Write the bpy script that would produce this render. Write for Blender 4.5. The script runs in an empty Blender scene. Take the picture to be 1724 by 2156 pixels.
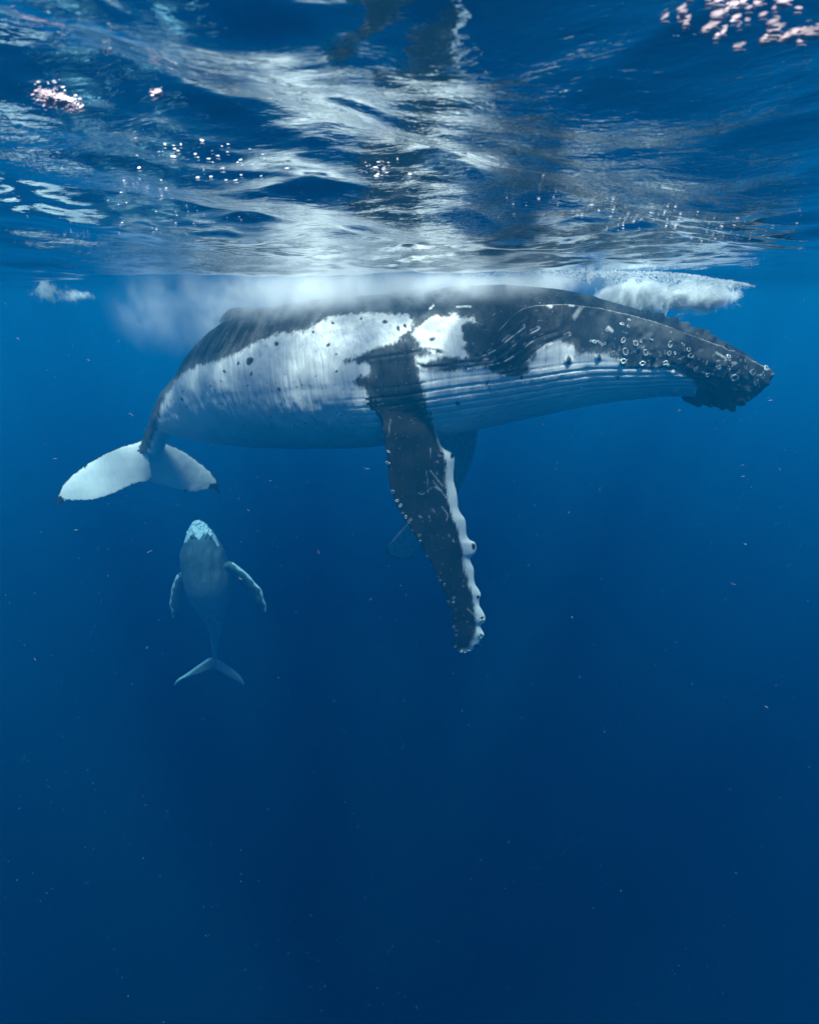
import bpy, bmesh, math, random
import numpy as np
from mathutils import Vector, kdtree, noise as mnoise

random.seed(7)
rng = np.random.default_rng(11)
scene = bpy.context.scene
col = scene.collection

# ------------------------------------------------------------------ camera
W0, H0, FPX = 1724.0, 2156.0, 1027.0          # photo plane used for measuring directions
PITCH = math.atan((1078.0 - 632.0) / FPX)
CAM = np.array([0.0, 0.0, -0.45])             # metres; calm water level is z = 0
cam_d = bpy.data.cameras.new('camera')
cam_d.sensor_fit = 'HORIZONTAL'
cam_d.sensor_width = 36.0
cam_d.lens = 36.0 * FPX / W0
cam_d.clip_start = 0.05
cam_d.clip_end = 2000.0
cam = bpy.data.objects.new('camera', cam_d)
cam.location = CAM
cam.rotation_euler = (math.radians(90) - PITCH, 0, 0)
col.objects.link(cam)
scene.camera = cam
cam_d.dof.use_dof = True
cam_d.dof.focus_distance = 7.2
cam_d.dof.aperture_fstop = 3.2

# ------------------------------------------------------------------ light
SUN_EL, SUN_AZ = math.radians(74), math.radians(162)   # behind the camera, a little right (azimuth clockwise from +Y)
SUN_DIR = Vector((math.cos(SUN_EL) * math.sin(SUN_AZ), math.cos(SUN_EL) * math.cos(SUN_AZ), math.sin(SUN_EL)))
world = bpy.data.worlds.new('World')
scene.world = world
world.use_nodes = True
wn = world.node_tree.nodes
sky = wn.new('ShaderNodeTexSky')
sky.sky_type = 'NISHITA'
sky.sun_disc = False
sky.sun_elevation = SUN_EL
sky.sun_rotation = SUN_AZ
world.node_tree.links.new(sky.outputs[0], wn['Background'].inputs['Color'])
wn['Background'].inputs['Strength'].default_value = 0.15
sun_d = bpy.data.lights.new('sun', 'SUN')
sun_d.energy = 5.0
sun_d.angle = math.radians(8)                       # the rippled surface spreads the beam
sun_d.color = (1.0, 0.94, 0.86)
sun = bpy.data.objects.new('sun', sun_d)
sun.rotation_euler = SUN_DIR.to_track_quat('Z', 'Y').to_euler()
col.objects.link(sun)

scene.render.engine = 'CYCLES'
scene.view_settings.view_transform = 'Standard'
scene.view_settings.look = 'None'
scene.view_settings.exposure = 1.93
scene.view_settings.gamma = 1.0
cy = scene.cycles
cy.use_denoising = True
cy.max_bounces = 10
cy.volume_bounces = 4
cy.glossy_bounces = 4
cy.transparent_max_bounces = 16
cy.sample_clamp_indirect = 6.0

# ------------------------------------------------------------------ helpers
def ray(u, v):
    u = np.asarray(u, float); v = np.asarray(v, float)
    cp, sp = math.cos(PITCH), math.sin(PITCH)
    a = (u - W0 / 2) / FPX
    b = -(v - H0 / 2) / FPX
    return np.stack([a, cp + b * sp, -sp + b * cp], -1)

def P(u, v, Y):
    """world point seen in direction (u, v), at Y metres ahead of the camera"""
    r = ray(u, v)
    return CAM + r * (np.asarray(Y, float) / r[..., 1])[..., None]

def proj(p):
    d = np.asarray(p) - CAM
    cp, sp = math.cos(PITCH), math.sin(PITCH)
    f = d[..., 1] * cp - d[..., 2] * sp
    b = d[..., 1] * sp + d[..., 2] * cp
    f = np.maximum(f, 1e-3)
    return W0 / 2 + FPX * d[..., 0] / f, H0 / 2 - FPX * b / f

def tag(o, label=None, cat=None, group=None, kind=None):
    if label: o['label'] = label
    if cat: o['category'] = cat
    if group: o['group'] = group
    if kind: o['kind'] = kind
    return o

def new_mesh(name, verts, faces, mat=None, parent=None, smooth=True):
    me = bpy.data.meshes.new(name)
    me.from_pydata([tuple(v) for v in verts], [], [tuple(f) for f in faces])
    me.update()
    if mat: me.materials.append(mat)
    if smooth: me.polygons.foreach_set('use_smooth', [True] * len(me.polygons))
    o = bpy.data.objects.new(name, me)
    col.objects.link(o)
    o.parent = parent
    return o

def fast_mesh(name, verts, quads, mat=None, parent=None):
    """numpy arrays; quads (n,3) or (n,4)"""
    verts = np.ascontiguousarray(verts, dtype=np.float32); quads = np.ascontiguousarray(quads, dtype=np.int32)
    k = quads.shape[1]
    me = bpy.data.meshes.new(name)
    me.vertices.add(len(verts)); me.vertices.foreach_set('co', verts.ravel())
    me.loops.add(quads.size); me.loops.foreach_set('vertex_index', quads.ravel())
    me.polygons.add(len(quads))
    me.polygons.foreach_set('loop_start', np.arange(0, quads.size, k, dtype=np.int32))
    me.polygons.foreach_set('use_smooth', np.ones(len(quads), dtype=bool))
    me.update(calc_edges=True); me.validate()
    if mat: me.materials.append(mat)
    o = bpy.data.objects.new(name, me); col.objects.link(o); o.parent = parent
    return o

def sstep(x, a, b):
    t = np.clip((x - a) / (b - a), 0, 1)
    return t * t * (3 - 2 * t)

def seg_dist(u, v, pts):
    """distance to an open polyline; also signed side (+ = below / right of travel)"""
    best = np.full(u.shape, 1e9); side = np.zeros(u.shape)
    for (x0, y0), (x1, y1) in zip(pts[:-1], pts[1:]):
        dx, dy = x1 - x0, y1 - y0
        L = dx * dx + dy * dy + 1e-9
        t = np.clip(((u - x0) * dx + (v - y0) * dy) / L, 0, 1)
        d = np.hypot(u - x0 - t * dx, v - y0 - t * dy)
        c = dx * (v - y0) - dy * (u - x0)
        m = d < best
        best = np.where(m, d, best); side = np.where(m, np.sign(c), side)
    return best, side

def poly_sdf(u, v, pts):
    """signed distance to a polygon, positive inside"""
    pts = list(pts)
    d, _ = seg_dist(u, v, pts + [pts[0]])
    inside = np.zeros(u.shape, bool)
    n = len(pts)
    for i in range(n):
        x0, y0 = pts[i]; x1, y1 = pts[(i + 1) % n]
        c = (y0 > v) != (y1 > v)
        xi = (x1 - x0) * (v - y0) / (y1 - y0 + 1e-12) + x0
        inside ^= c & (u < xi)
    return np.where(inside, d, -d)

def spline(xs, n):
    """resample a list of control rows with a Catmull-Rom curve"""
    xs = np.asarray(xs, float)
    k = len(xs)
    t = np.linspace(0, k - 1, n)
    i = np.clip(t.astype(int), 0, k - 2)
    f = (t - i)[:, None]
    p0 = xs[np.clip(i - 1, 0, k - 1)]; p1 = xs[i]; p2 = xs[i + 1]; p3 = xs[np.clip(i + 2, 0, k - 1)]
    return 0.5 * (2 * p1 + (p2 - p0) * f + (2 * p0 - 5 * p1 + 4 * p2 - p3) * f ** 2 + (3 * p1 - p0 - 3 * p2 + p3) * f ** 3)

def vnoise(p, seed=0):
    """smooth value noise on numpy points (n,3)"""
    p = np.asarray(p, float)
    i = np.floor(p).astype(np.int64); f = p - i
    f = f * f * (3 - 2 * f)
    def h(a):
        x = (a[..., 0] * 374761393 + a[..., 1] * 668265263 + a[..., 2] * 2147483647 + seed * 1274126177) & 0xffffffff
        x = ((x ^ (x >> 13)) * 1274126177) & 0xffffffff
        return ((x ^ (x >> 16)) & 0xffff) / 65535.0
    r = 0
    for dx in (0, 1):
        wx = f[..., 0] if dx else 1 - f[..., 0]
        for dy in (0, 1):
            wy = f[..., 1] if dy else 1 - f[..., 1]
            for dz in (0, 1):
                wz = f[..., 2] if dz else 1 - f[..., 2]
                r = r + wx * wy * wz * h(i + np.array([dx, dy, dz]))
    return r

def fbm(p, octs=4, seed=0):
    r = 0; a = 1; s = 0; p = np.asarray(p, float)
    for o in range(octs):
        r = r + a * vnoise(p * 2 ** o + 17.3 * o, seed + o); s += a; a *= 0.5
    return r / s

class NT:
    def __init__(self, mat):
        mat.use_nodes = True
        self.t = mat.node_tree; self.t.nodes.clear()
    def n(self, typ, inputs=None, **props):
        nd = self.t.nodes.new(typ)
        for k, v in props.items(): setattr(nd, k, v)
        for k, v in (inputs or {}).items():
            s = nd.inputs[k]
            if hasattr(v, 'is_output'): self.t.links.new(v, s)
            else: s.default_value = v
        return nd
    def math(self, op, a, b=None, clamp=False):
        nd = self.n('ShaderNodeMath', operation=op); nd.use_clamp = clamp
        for i, x in enumerate([a, b]):
            if x is None: continue
            if hasattr(x, 'is_output'): self.t.links.new(x, nd.inputs[i])
            else: nd.inputs[i].default_value = x
        return nd.outputs[0]
    def maprange(self, x, a, b, c, d, smooth=False):
        nd = self.n('ShaderNodeMapRange', {'Value': x, 'From Min': a, 'From Max': b, 'To Min': c, 'To Max': d})
        nd.interpolation_type = 'SMOOTHSTEP' if smooth else 'LINEAR'
        return nd.outputs[0]
    def mix(self, f, a, b):
        nd = self.n('ShaderNodeMix', data_type='RGBA')
        for s, x in ((nd.inputs[0], f), (nd.inputs[6], a), (nd.inputs[7], b)):
            if hasattr(x, 'is_output'): self.t.links.new(x, s)
            else: s.default_value = x
        return nd.outputs[2]

# ------------------------------------------------------------------ water: air-blue haze volume and surface
def box_mesh(x0, x1, y0, y1, z0, z1):
    v = [(x, y, z) for z in (z0, z1) for y in (y0, y1) for x in (x0, x1)]
    f = [(0, 2, 3, 1), (4, 5, 7, 6), (0, 1, 5, 4), (1, 3, 7, 5), (3, 2, 6, 7), (2, 0, 4, 6)]
    return v, f
def sea_volume(name, colour, density, g, half, z0, z1, red=0.0):
    m = bpy.data.materials.new(name)
    nt = NT(m)
    pv = nt.n('ShaderNodeVolumePrincipled', {'Color': colour, 'Density': density, 'Anisotropy': g, 'Absorption Color': (0, 0, 0, 1)})
    vol = pv.outputs[0]
    if red:                                                  # sea water swallows red first
        ab = nt.n('ShaderNodeVolumeAbsorption', {'Color': (0, .93, 1, 1), 'Density': red})
        vol = nt.n('ShaderNodeAddShader', {0: vol, 1: ab.outputs[0]}).outputs[0]
    nt.n('ShaderNodeOutputMaterial', {'Volume': vol})
    v, f = box_mesh(-half, half, -half, half, z0, z1)
    tag(new_mesh('haze', v, f, m, smooth=False), kind='stuff')
sea_volume('sea_water_volume', (.002, .04, .26, 1), .026, .4, 260, -130, .95, .031)
# added layer in the top eight metres: extra scattering makes the depths look darker
sea_volume('upper_scatter_volume', (.005, .60, 1, 1), .0225, .4, 255, -7.9, .8)

# one chop wave: a long even slope, a nearly level shelf, a short steep back
SWELL_T = np.linspace(0, 1, 65)
_sl = np.where(SWELL_T < .55, -1.0, np.where(SWELL_T < .85, .25, 3.1))
_sl = sum(np.roll(_sl, k) for k in range(-4, 5)) / 9
_sl -= _sl[:-1].mean()
SWELL = np.concatenate([[0], np.cumsum((_sl[1:] + _sl[:-1]) / 2)]) / 64
SWELL -= SWELL.mean()
def wave_height(x, y):
    z = np.zeros_like(x)
    # steep-backed chop running diagonally over the camera
    ca, sa = math.cos(math.radians(42)), math.sin(math.radians(42))
    bend = .22 * (fbm(np.stack([x * .55, y * .55, 0 * x + 3], -1), 2, 31) - .5)
    n = -(x + .47) * sa + (y - 1.14) * ca + bend
    t = (n / 1.75 + .76) % 1.0
    z += .20 * np.interp(t, SWELL_T, SWELL) * (.35 + .65 * np.exp(-(np.hypot(x, y - 1.5) / 4.5) ** 2))
    for lam, amp, ang, ph in ((8.5, .085, 70, 0.4), (5.2, .045, 112, 2.0), (3.1, .018, 84, 4.1), (2.1, .010, 128, 1.2),
                              (1.45, .006, 66, 3.3), (1.1, .006, 30, 1.9), (0.95, .0036, 100, 0.7), (0.7, .0030, 150, 3.9), (0.60, .0020, 80, 5.0), (0.40, .0012, 108, 2.2), (.27, .0007, 76, .3)):
        a = math.radians(ang); k = 2 * math.pi / lam
        wob = fbm(np.stack([x / lam * .5, y / lam * .8, 0 * x + lam], -1), 2, int(lam * 10)) - .5
        c = np.sin(k * (x * math.cos(a) + y * math.sin(a)) + ph + 4.5 * wob)
        z += amp * c if lam > 3 else amp * (1 - 2 * np.abs(c) ** .8 + .25)
    return z

def stretch(n, core, far):
    t = np.linspace(-1, 1, n)
    k = math.asinh(far / core)
    return core * np.sinh(k * t)
sx = stretch(720, 1.6, 250.0)
sy = np.concatenate([np.linspace(-250, -12, 18), np.linspace(-10, 0, 22), np.geomspace(1.3, 251.3, 700) - 1.0])
X, Y = np.meshgrid(sx, sy)
Z = wave_height(X, Y) * np.exp(-(np.hypot(X, Y) / 60) ** 2)
nx, ny = len(sx), len(sy)
idx = np.arange(nx * ny).reshape(ny, nx)
q = np.stack([idx[:-1, :-1], idx[:-1, 1:], idx[1:, 1:], idx[1:, :-1]], -1).reshape(-1, 4)
wm = bpy.data.materials.new('water_surface')
nt = NT(wm)
geo = nt.n('ShaderNodeNewGeometry')
mp = nt.n('ShaderNodeMapping', {'Vector': geo.outputs['Position'], 'Scale': (1.0, 1.9, 1.0), 'Rotation': (0, 0, -.25)})
n1 = nt.n('ShaderNodeTexNoise', {'Vector': mp.outputs[0], 'Scale': 2.6, 'Detail': 3.0, 'Roughness': .5, 'Distortion': 1.2})
n2 = nt.n('ShaderNodeTexNoise', {'Vector': mp.outputs[0], 'Scale': 11.0, 'Detail': 2.0, 'Roughness': .5, 'Distortion': 1.0})
patch = nt.n('ShaderNodeTexNoise', {'Vector': geo.outputs['Position'], 'Scale': .45, 'Detail': 2.0})
calm = nt.maprange(patch.outputs[0], .38, .62, .12, 1.0, True)        # cat's paws: ruffled and glassy patches
mp3 = nt.n('ShaderNodeMapping', {'Vector': geo.outputs['Position'], 'Scale': (.55, 1.5, 1.0), 'Rotation': (0, 0, .45)})
n3 = nt.n('ShaderNodeTexNoise', {'Vector': mp3.outputs[0], 'Scale': 26.0, 'Detail': 2.0, 'Roughness': .55, 'Distortion': .7})
h = nt.math('MULTIPLY', nt.math('ADD', nt.math('ADD', nt.math('MULTIPLY', n1.outputs[0], .009), nt.math('MULTIPLY', n2.outputs[0], .0032)), nt.math('MULTIPLY', n3.outputs[0], .0042)), calm)
bump = nt.n('ShaderNodeBump', {'Height': h, 'Strength': 1.0, 'Distance': 1.0})
fres = nt.n('ShaderNodeFresnel', {'IOR': 1.33, 'Normal': bump.outputs[0]})
# caustic net and broad shafts painted into the transparency, imitating light focused by ripples
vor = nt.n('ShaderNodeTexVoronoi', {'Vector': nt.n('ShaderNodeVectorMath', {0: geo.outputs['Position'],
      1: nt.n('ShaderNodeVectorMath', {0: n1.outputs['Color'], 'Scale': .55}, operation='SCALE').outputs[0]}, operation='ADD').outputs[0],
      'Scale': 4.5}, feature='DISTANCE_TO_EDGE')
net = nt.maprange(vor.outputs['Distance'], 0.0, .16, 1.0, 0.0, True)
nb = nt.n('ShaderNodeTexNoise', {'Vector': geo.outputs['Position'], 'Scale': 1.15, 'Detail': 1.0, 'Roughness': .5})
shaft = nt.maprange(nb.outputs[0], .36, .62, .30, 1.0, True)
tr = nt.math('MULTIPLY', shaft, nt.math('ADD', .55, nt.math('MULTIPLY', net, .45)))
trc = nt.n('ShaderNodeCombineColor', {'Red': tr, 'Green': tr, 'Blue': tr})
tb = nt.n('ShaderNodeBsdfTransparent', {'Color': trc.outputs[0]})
gb = nt.n('ShaderNodeBsdfGlossy', {'Color': (.98, .98, .98, 1), 'Roughness': .015, 'Normal': bump.outputs[0]})
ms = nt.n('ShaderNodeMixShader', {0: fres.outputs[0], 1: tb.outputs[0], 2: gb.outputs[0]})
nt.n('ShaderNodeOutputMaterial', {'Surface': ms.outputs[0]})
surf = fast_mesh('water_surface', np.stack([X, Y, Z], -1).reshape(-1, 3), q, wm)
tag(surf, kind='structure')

# ------------------------------------------------------------------ whale skin material
def skin_material(name, white, black, wrinkle=1.0):
    m = bpy.data.materials.new(name)
    nt = NT(m)
    geo = nt.n('ShaderNodeTexCoord')
    pos = geo.outputs['Object']
    pig = nt.n('ShaderNodeAttribute', attribute_name='pigment').outputs['Fac']      # + white, - black, in hundredths
    mark = nt.n('ShaderNodeAttribute', attribute_name='mark').outputs['Fac']        # scars, and painted light on the lip
    stl = nt.n('ShaderNodeMapping', {'Vector': pos, 'Scale': (1.6, 1.6, .55), 'Rotation': (0, .35, 0)})
    na = nt.n('ShaderNodeTexNoise', {'Vector': stl.outputs[0], 'Scale': 4.5, 'Detail': 7.0, 'Roughness': .68})
    nbz = nt.n('ShaderNodeTexNoise', {'Vector': pos, 'Scale': 24.0, 'Detail': 4.0, 'Roughness': .7})
    st2 = nt.n('ShaderNodeMapping', {'Vector': pos, 'Scale': (10.0, 10.0, 1.7), 'Rotation': (0, .42, 0)})
    ns = nt.n('ShaderNodeTexNoise', {'Vector': st2.outputs[0], 'Scale': 2.0, 'Detail': 5.0, 'Roughness': .7})
    def term(x, k): return nt.math('MULTIPLY', nt.math('SUBTRACT', x, .5), k)
    e = nt.math('ADD', nt.math('ADD', pig, term(na.outputs[0], 20.0)), nt.math('ADD', term(nbz.outputs[0], 11.0), term(ns.outputs[0], 20.0)))
    wf = nt.maprange(e, -5.5, 4.5, 0.0, 1.0, True)
    # mottling
    nm = nt.n('ShaderNodeTexNoise', {'Vector': pos, 'Scale': 3.0, 'Detail': 6.0, 'Roughness': .65})
    wcol = nt.mix(nt.maprange(nm.outputs[0], .35, .7, 0, 1), tuple(c * .90 for c in white) + (1,), white + (1,))
    bcol = nt.mix(nt.maprange(nm.outputs[0], .4, .75, 0, 1), black + (1,), tuple(c * 2.2 for c in black) + (1,))
    c = nt.mix(wf, bcol, wcol)
    tone = nt.n('ShaderNodeAttribute', attribute_name='tone').outputs['Fac']
    c = nt.mix(nt.math('MULTIPLY', tone, nt.maprange(ns.outputs[0], .25, .65, .5, 1.15)), c, wcol)
    # scars, flecks and the painted lip light
    fl = nt.n('ShaderNodeTexNoise', {'Vector': pos, 'Scale': 30.0, 'Detail': 2.0, 'Roughness': .5})
    fleck = nt.math('MULTIPLY', nt.maprange(fl.outputs[0], .70, .76, 0, .45, True), nt.math('SUBTRACT', 1.0, wf))
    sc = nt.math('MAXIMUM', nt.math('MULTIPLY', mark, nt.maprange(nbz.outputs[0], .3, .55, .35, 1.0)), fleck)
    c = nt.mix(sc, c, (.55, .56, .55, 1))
    # fine wrinkles
    wr = nt.n('ShaderNodeMapping', {'Vector': pos, 'Scale': (5.5, 5.5, .5), 'Rotation': (0, .30, 0)})
    nw = nt.n('ShaderNodeTexNoise', {'Vector': wr.outputs[0], 'Scale': 1.9, 'Detail': 2.5, 'Roughness': .5, 'Distortion': .25})
    crease = nt.n('ShaderNodeAttribute', attribute_name='crease').outputs['Fac']
    hh = nt.math('ADD', nt.math('MULTIPLY', nt.math('MULTIPLY', nw.outputs[0], crease), .045 * wrinkle), nt.math('MULTIPLY', nbz.outputs[0], .0016))
    bp = nt.n('ShaderNodeBump', {'Height': hh, 'Strength': 1.0, 'Distance': 1.0})
    b = nt.n('ShaderNodeBsdfPrincipled', {'Base Color': c, 'Roughness': .5, 'Normal': bp.outputs[0], 'Specular IOR Level': .04})
    nt.n('ShaderNodeOutputMaterial', {'Surface': b.outputs[0]})
    return m

# ------------------------------------------------------------------ lofts
def body_loft(st, nr, ns, power=2.0):
    """st rows: top u,v, bottom u,v, Y, half width.  Returns frames and a closed grid."""
    R = spline(st, nr)
    top = P(R[:, 0], R[:, 1], R[:, 4]); bot = P(R[:, 2], R[:, 3], R[:, 4])
    c = (top + bot) / 2; a = (top - bot) / 2
    t = np.gradient(c, axis=0); t /= np.linalg.norm(t, axis=1, keepdims=True)
    ah = a / np.linalg.norm(a, axis=1, keepdims=True)
    b = np.cross(t, ah); b /= np.linalg.norm(b, axis=1, keepdims=True)
    b = b * np.where(b[:, 1:2] > 0, -1, 1)          # +b faces the camera side
    b = b * R[:, 5:6]
    return c, a, b, t

def grid_from_frames(c, a, b, ns, shape=None):
    th = np.linspace(0, 2 * np.pi, ns, endpoint=False)
    ct, st_ = np.cos(th), np.sin(th)
    n = len(c)
    S = np.ones((n, ns)) if shape is None else shape(np.linspace(0, 1, n)[:, None], th[None, :])
    g = c[:, None] + a[:, None] * (ct[None, :, None] * S[..., None]) + b[:, None] * (st_[None, :, None] * S[..., None])
    return g

def close_grid(g):
    n, s, _ = g.shape
    v = g.reshape(-1, 3)
    idx = np.arange(n * s).reshape(n, s)
    nxt = np.roll(idx, -1, 1)
    q = np.stack([idx[:-1], nxt[:-1], nxt[1:], idx[1:]], -1).reshape(-1, 4)
    v = np.vstack([v, g[0].mean(0), g[-1].mean(0)])
    c0, c1 = n * s, n * s + 1
    tri = [(nxt[0, j], idx[0, j], c0) for j in range(s)] + [(idx[-1, j], nxt[-1, j], c1) for j in range(s)]
    return v, [tuple(x) for x in q] + tri

def blade(le, te, Yl, Yt, thick, n=90, m=26, round_tip=True):
    """flipper or fluke: leading / trailing edge (u,v) rows with Y, lens section"""
    L = spline(np.column_stack([le, Yl]), n); T = spline(np.column_stack([te, Yt]), n)
    l = P(L[:, 0], L[:, 1], L[:, 2]); t = P(T[:, 0], T[:, 1], T[:, 2])
    th = spline(np.asarray(thick)[:, None], n)[:, 0]
    ch = l - t; c = (l + t) / 2
    sp = np.gradient(c, axis=0)
    nm = np.cross(ch, sp); nm /= np.linalg.norm(nm, axis=1, keepdims=True) + 1e-9
    # smooth the normals along the blade
    for _ in range(12):
        nm[1:-1] = (nm[:-2] + nm[1:-1] * 2 + nm[2:]) / 4
    nm /= np.linalg.norm(nm, axis=1, keepdims=True) + 1e-9
    ang = np.linspace(0, 2 * np.pi, m, endpoint=False)
    x = np.cos(ang)                                  # +1 leading, -1 trailing
    prof = np.sin(ang) * (0.62 + 0.38 * x)           # fuller towards the leading edge
    g = c[:, None] + ch[:, None] * (x[None, :, None] * .5) + nm[:, None] * (prof[None, :, None] * th[:, None, None])
    return g

def fuse(name, grids, voxel, smooth_it, mat, parent):
    bm = bmesh.new()
    for g in grids:
        v, f = close_grid(g)
        vs = [bm.verts.new(p) for p in v]
        for q in f:
            try: bm.faces.new([vs[i] for i in q])
            except ValueError: pass
    bmesh.ops.recalc_face_normals(bm, faces=bm.faces)
    me = bpy.data.meshes.new(name); bm.to_mesh(me); bm.free()
    o = bpy.data.objects.new(name, me); col.objects.link(o)
    r = o.modifiers.new('r', 'REMESH'); r.mode = 'VOXEL'; r.voxel_size = voxel; r.use_smooth_shade = True
    s = o.modifiers.new('s', 'SMOOTH'); s.factor = .5; s.iterations = smooth_it
    dg = bpy.context.evaluated_depsgraph_get()
    me2 = bpy.data.meshes.new_from_object(o.evaluated_get(dg))
    o.modifiers.clear(); o.data = me2; bpy.data.meshes.remove(me); me2.name = name
    me2.materials.clear(); me2.materials.append(mat)
    o.parent = parent
    return o

def co_of(me):
    a = np.empty(len(me.vertices) * 3, np.float32); me.vertices.foreach_get('co', a); return a.reshape(-1, 3).astype(float)
def no_of(me):
    a = np.empty(len(me.vertices) * 3, np.float32); me.vertex_normals.foreach_get('vector', a); return a.reshape(-1, 3).astype(float)
def set_attr(me, name, vals):
    at = me.attributes.new(name, 'FLOAT', 'POINT'); at.data.foreach_set('value', np.asarray(vals, np.float32))

# ------------------------------------------------------------------ the mother
whale = bpy.data.objects.new('humpback_whale', None)
wl = P(850, 760, 8.0)
col.objects.link(whale)
tag(whale, 'huge black and white humpback whale just under the surface with one long flipper hanging down', 'whale')

BODY = [  # top u v | bottom u v | Y | half width
    (294, 946, 344, 952, 10.45, .17), (318, 880, 362, 909, 10.3, .24), (345, 826, 388, 917, 10.1, .37), (392, 772, 448, 926, 9.8, .58),
    (440, 712, 520, 932, 9.35, .84), (505, 664, 592, 935, 8.95, 1.02), (585, 643, 668, 936, 8.6, 1.14), (680, 629, 740, 935, 8.35, 1.20),
    (780, 620, 812, 931, 8.15, 1.24), (880, 611, 885, 922, 8.05, 1.24), (985, 602, 962, 906, 7.95, 1.22), (1085, 599, 1062, 884, 7.9, 1.18),
    (1180, 607, 1150, 864, 7.85, 1.10), (1260, 624, 1230, 848, 7.8, 1.00), (1340, 646, 1310, 836, 7.75, .88), (1420, 667, 1390, 830, 7.7, .74),
    (1490, 692, 1455, 832, 7.65, .58), (1540, 716, 1508, 852, 7.62, .44), (1580, 742, 1553, 846, 7.6, .32), (1606, 766, 1592, 818, 7.6, .17), (1616, 780, 1614, 794, 7.6, .05)]
fc, fa, fb, ft = body_loft(BODY, 260, 0)
def bshape(s, th):
    # fuller shoulders low on the head (broad lower jaw), flatter keel on the tail stock
    head = sstep(s, .62, .85)
    return 1 + head * (-.10 * np.cos(th) ** 1 * np.abs(np.sin(2 * th)) - .02) + 0.03 * (1 - head) * np.abs(np.sin(2 * th))
g_body = grid_from_frames(fc, fa, fb, 96, bshape)

# dorsal fin: a low hump with a hooked tip, far side of the mist
g_dorsal = blade([(590, 658), (540, 648), (500, 645), (476, 655), (460, 678)], [(560, 700), (530, 700), (500, 700), (480, 696), (466, 676)],
                 [8.7, 8.85, 9.0, 9.1, 9.2], [8.7, 8.85, 9.0, 9.1, 9.2], [.12, .12, .10, .07, .03], 40, 16)

F_LE = [(868, 742), (884, 806), (896, 839), (908, 880), (924, 927), (933, 943), (948, 950), (957, 963), (956, 980), (955, 1009), (962, 1040), (966, 1073), (980, 1094), (981, 1111), (985, 1133),
        (1001, 1143), (1002, 1161), (989, 1176), (997, 1196), (999, 1227), (1012, 1249), (1008, 1271), (1020, 1293), (1021, 1309), (1010, 1319), (1020, 1334), (1013, 1346), (1006, 1358), (990, 1371), (976, 1375)]
F_TE_CTRL = [(762, 745), (776, 842), (793, 869), (804, 902), (809, 932), (815, 985), (819, 1023), (831, 1059), (856, 1103), (872, 1128), (895, 1166), (916, 1207), (932, 1243), (944, 1276),
             (950, 1312), (957, 1337), (952, 1358), (963, 1373)]
def resample(pts, k):
    p = spline(pts, 400); d = np.r_[0, np.cumsum(np.hypot(*np.diff(p, axis=0).T))]
    t = np.linspace(0, d[-1], k); return np.column_stack([np.interp(t, d, p[:, 0]), np.interp(t, d, p[:, 1])])
NF = 60
fle = resample(F_LE, NF)
# pair trailing points by similar height so the ribs stay crosswise
te_d = spline(F_TE_CTRL, 600)
fte = np.column_stack([np.interp(np.linspace(0, 1, NF) ** 1.0, np.linspace(0, 1, 600), te_d[:, 0]), np.zeros(NF)])
lv = fle[:, 1]; tgt = np.interp(np.linspace(0, 1, NF), [0, .12, .5, 1], [745, 850, np.interp(.5, np.linspace(0, 1, NF), lv) - 8, 1373])
dte = np.r_[0, np.cumsum(np.hypot(*np.diff(te_d, axis=0).T))]
pos_te = np.interp(np.linspace(0, 1, NF), [0, 1], [0, dte[-1]])
fte = np.column_stack([np.interp(pos_te, dte, te_d[:, 0]), np.interp(pos_te, dte, te_d[:, 1])])
sF = np.linspace(0, 1, NF)
FY = np.interp(sF, [0, .1, .25, 1], [7.35, 7.08, 6.95, 7.15])
g_flip = blade(fle, fte, FY + .12, FY - .10, np.interp(sF, [0, .15, .5, .9, 1], [.26, .20, .13, .07, .04]), 260, 40)
# far flipper, mostly hidden behind the near one
g_far = blade([(1008, 880), (1004, 925), (992, 975), (968, 1030), (930, 1090), (888, 1140), (868, 1168), (845, 1178)],
              [(915, 880), (925, 930), (920, 985), (900, 1035), (870, 1085), (836, 1125), (814, 1150), (812, 1168)],
              [9.0, 9.2, 9.5, 9.8, 10.1, 10.4, 10.6, 10.7], [9.1, 9.3, 9.6, 9.9, 10.2, 10.5, 10.7, 10.8],
              [.2, .17, .15, .13, .11, .09, .07, .04], 110, 28)
g_fl1 = blade([(316, 915), (288, 930), (262, 938), (220, 955), (180, 978), (150, 1002), (128, 1026), (115, 1066)],
              [(322, 1008), (306, 1016), (284, 1020), (245, 1038), (200, 1053), (162, 1055), (140, 1055), (118, 1070)],
              [10.5, 10.5, 10.45, 10.3, 10.1, 9.9, 9.75, 9.6], [10.45, 10.4, 10.3, 10.1, 9.87, 9.7, 9.62, 9.57],
              [.22, .17, .12, .085, .065, .05, .04, .025], 110, 30)
g_fl2 = blade([(308, 915), (330, 926), (354, 934), (385, 949), (415, 969), (443, 992), (457, 1012), (464, 1040)],
              [(306, 1010), (320, 1017), (345, 1023), (372, 1031), (398, 1038), (425, 1034), (448, 1030), (461, 1041)],
              [10.5, 10.65, 10.85, 11.05, 11.3, 11.5, 11.6, 11.65], [10.45, 10.5, 10.65, 10.83, 11.08, 11.32, 11.5, 11.62],
              [.22, .17, .12, .085, .065, .05, .04, .025], 110, 30)
skin = skin_material('whale_skin', (.69, .69, .675), (.013, .0135, .014))
body = fuse('body', [g_body, g_dorsal, g_flip, g_far, g_fl1, g_fl2], .0165, 5, skin, None)

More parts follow.
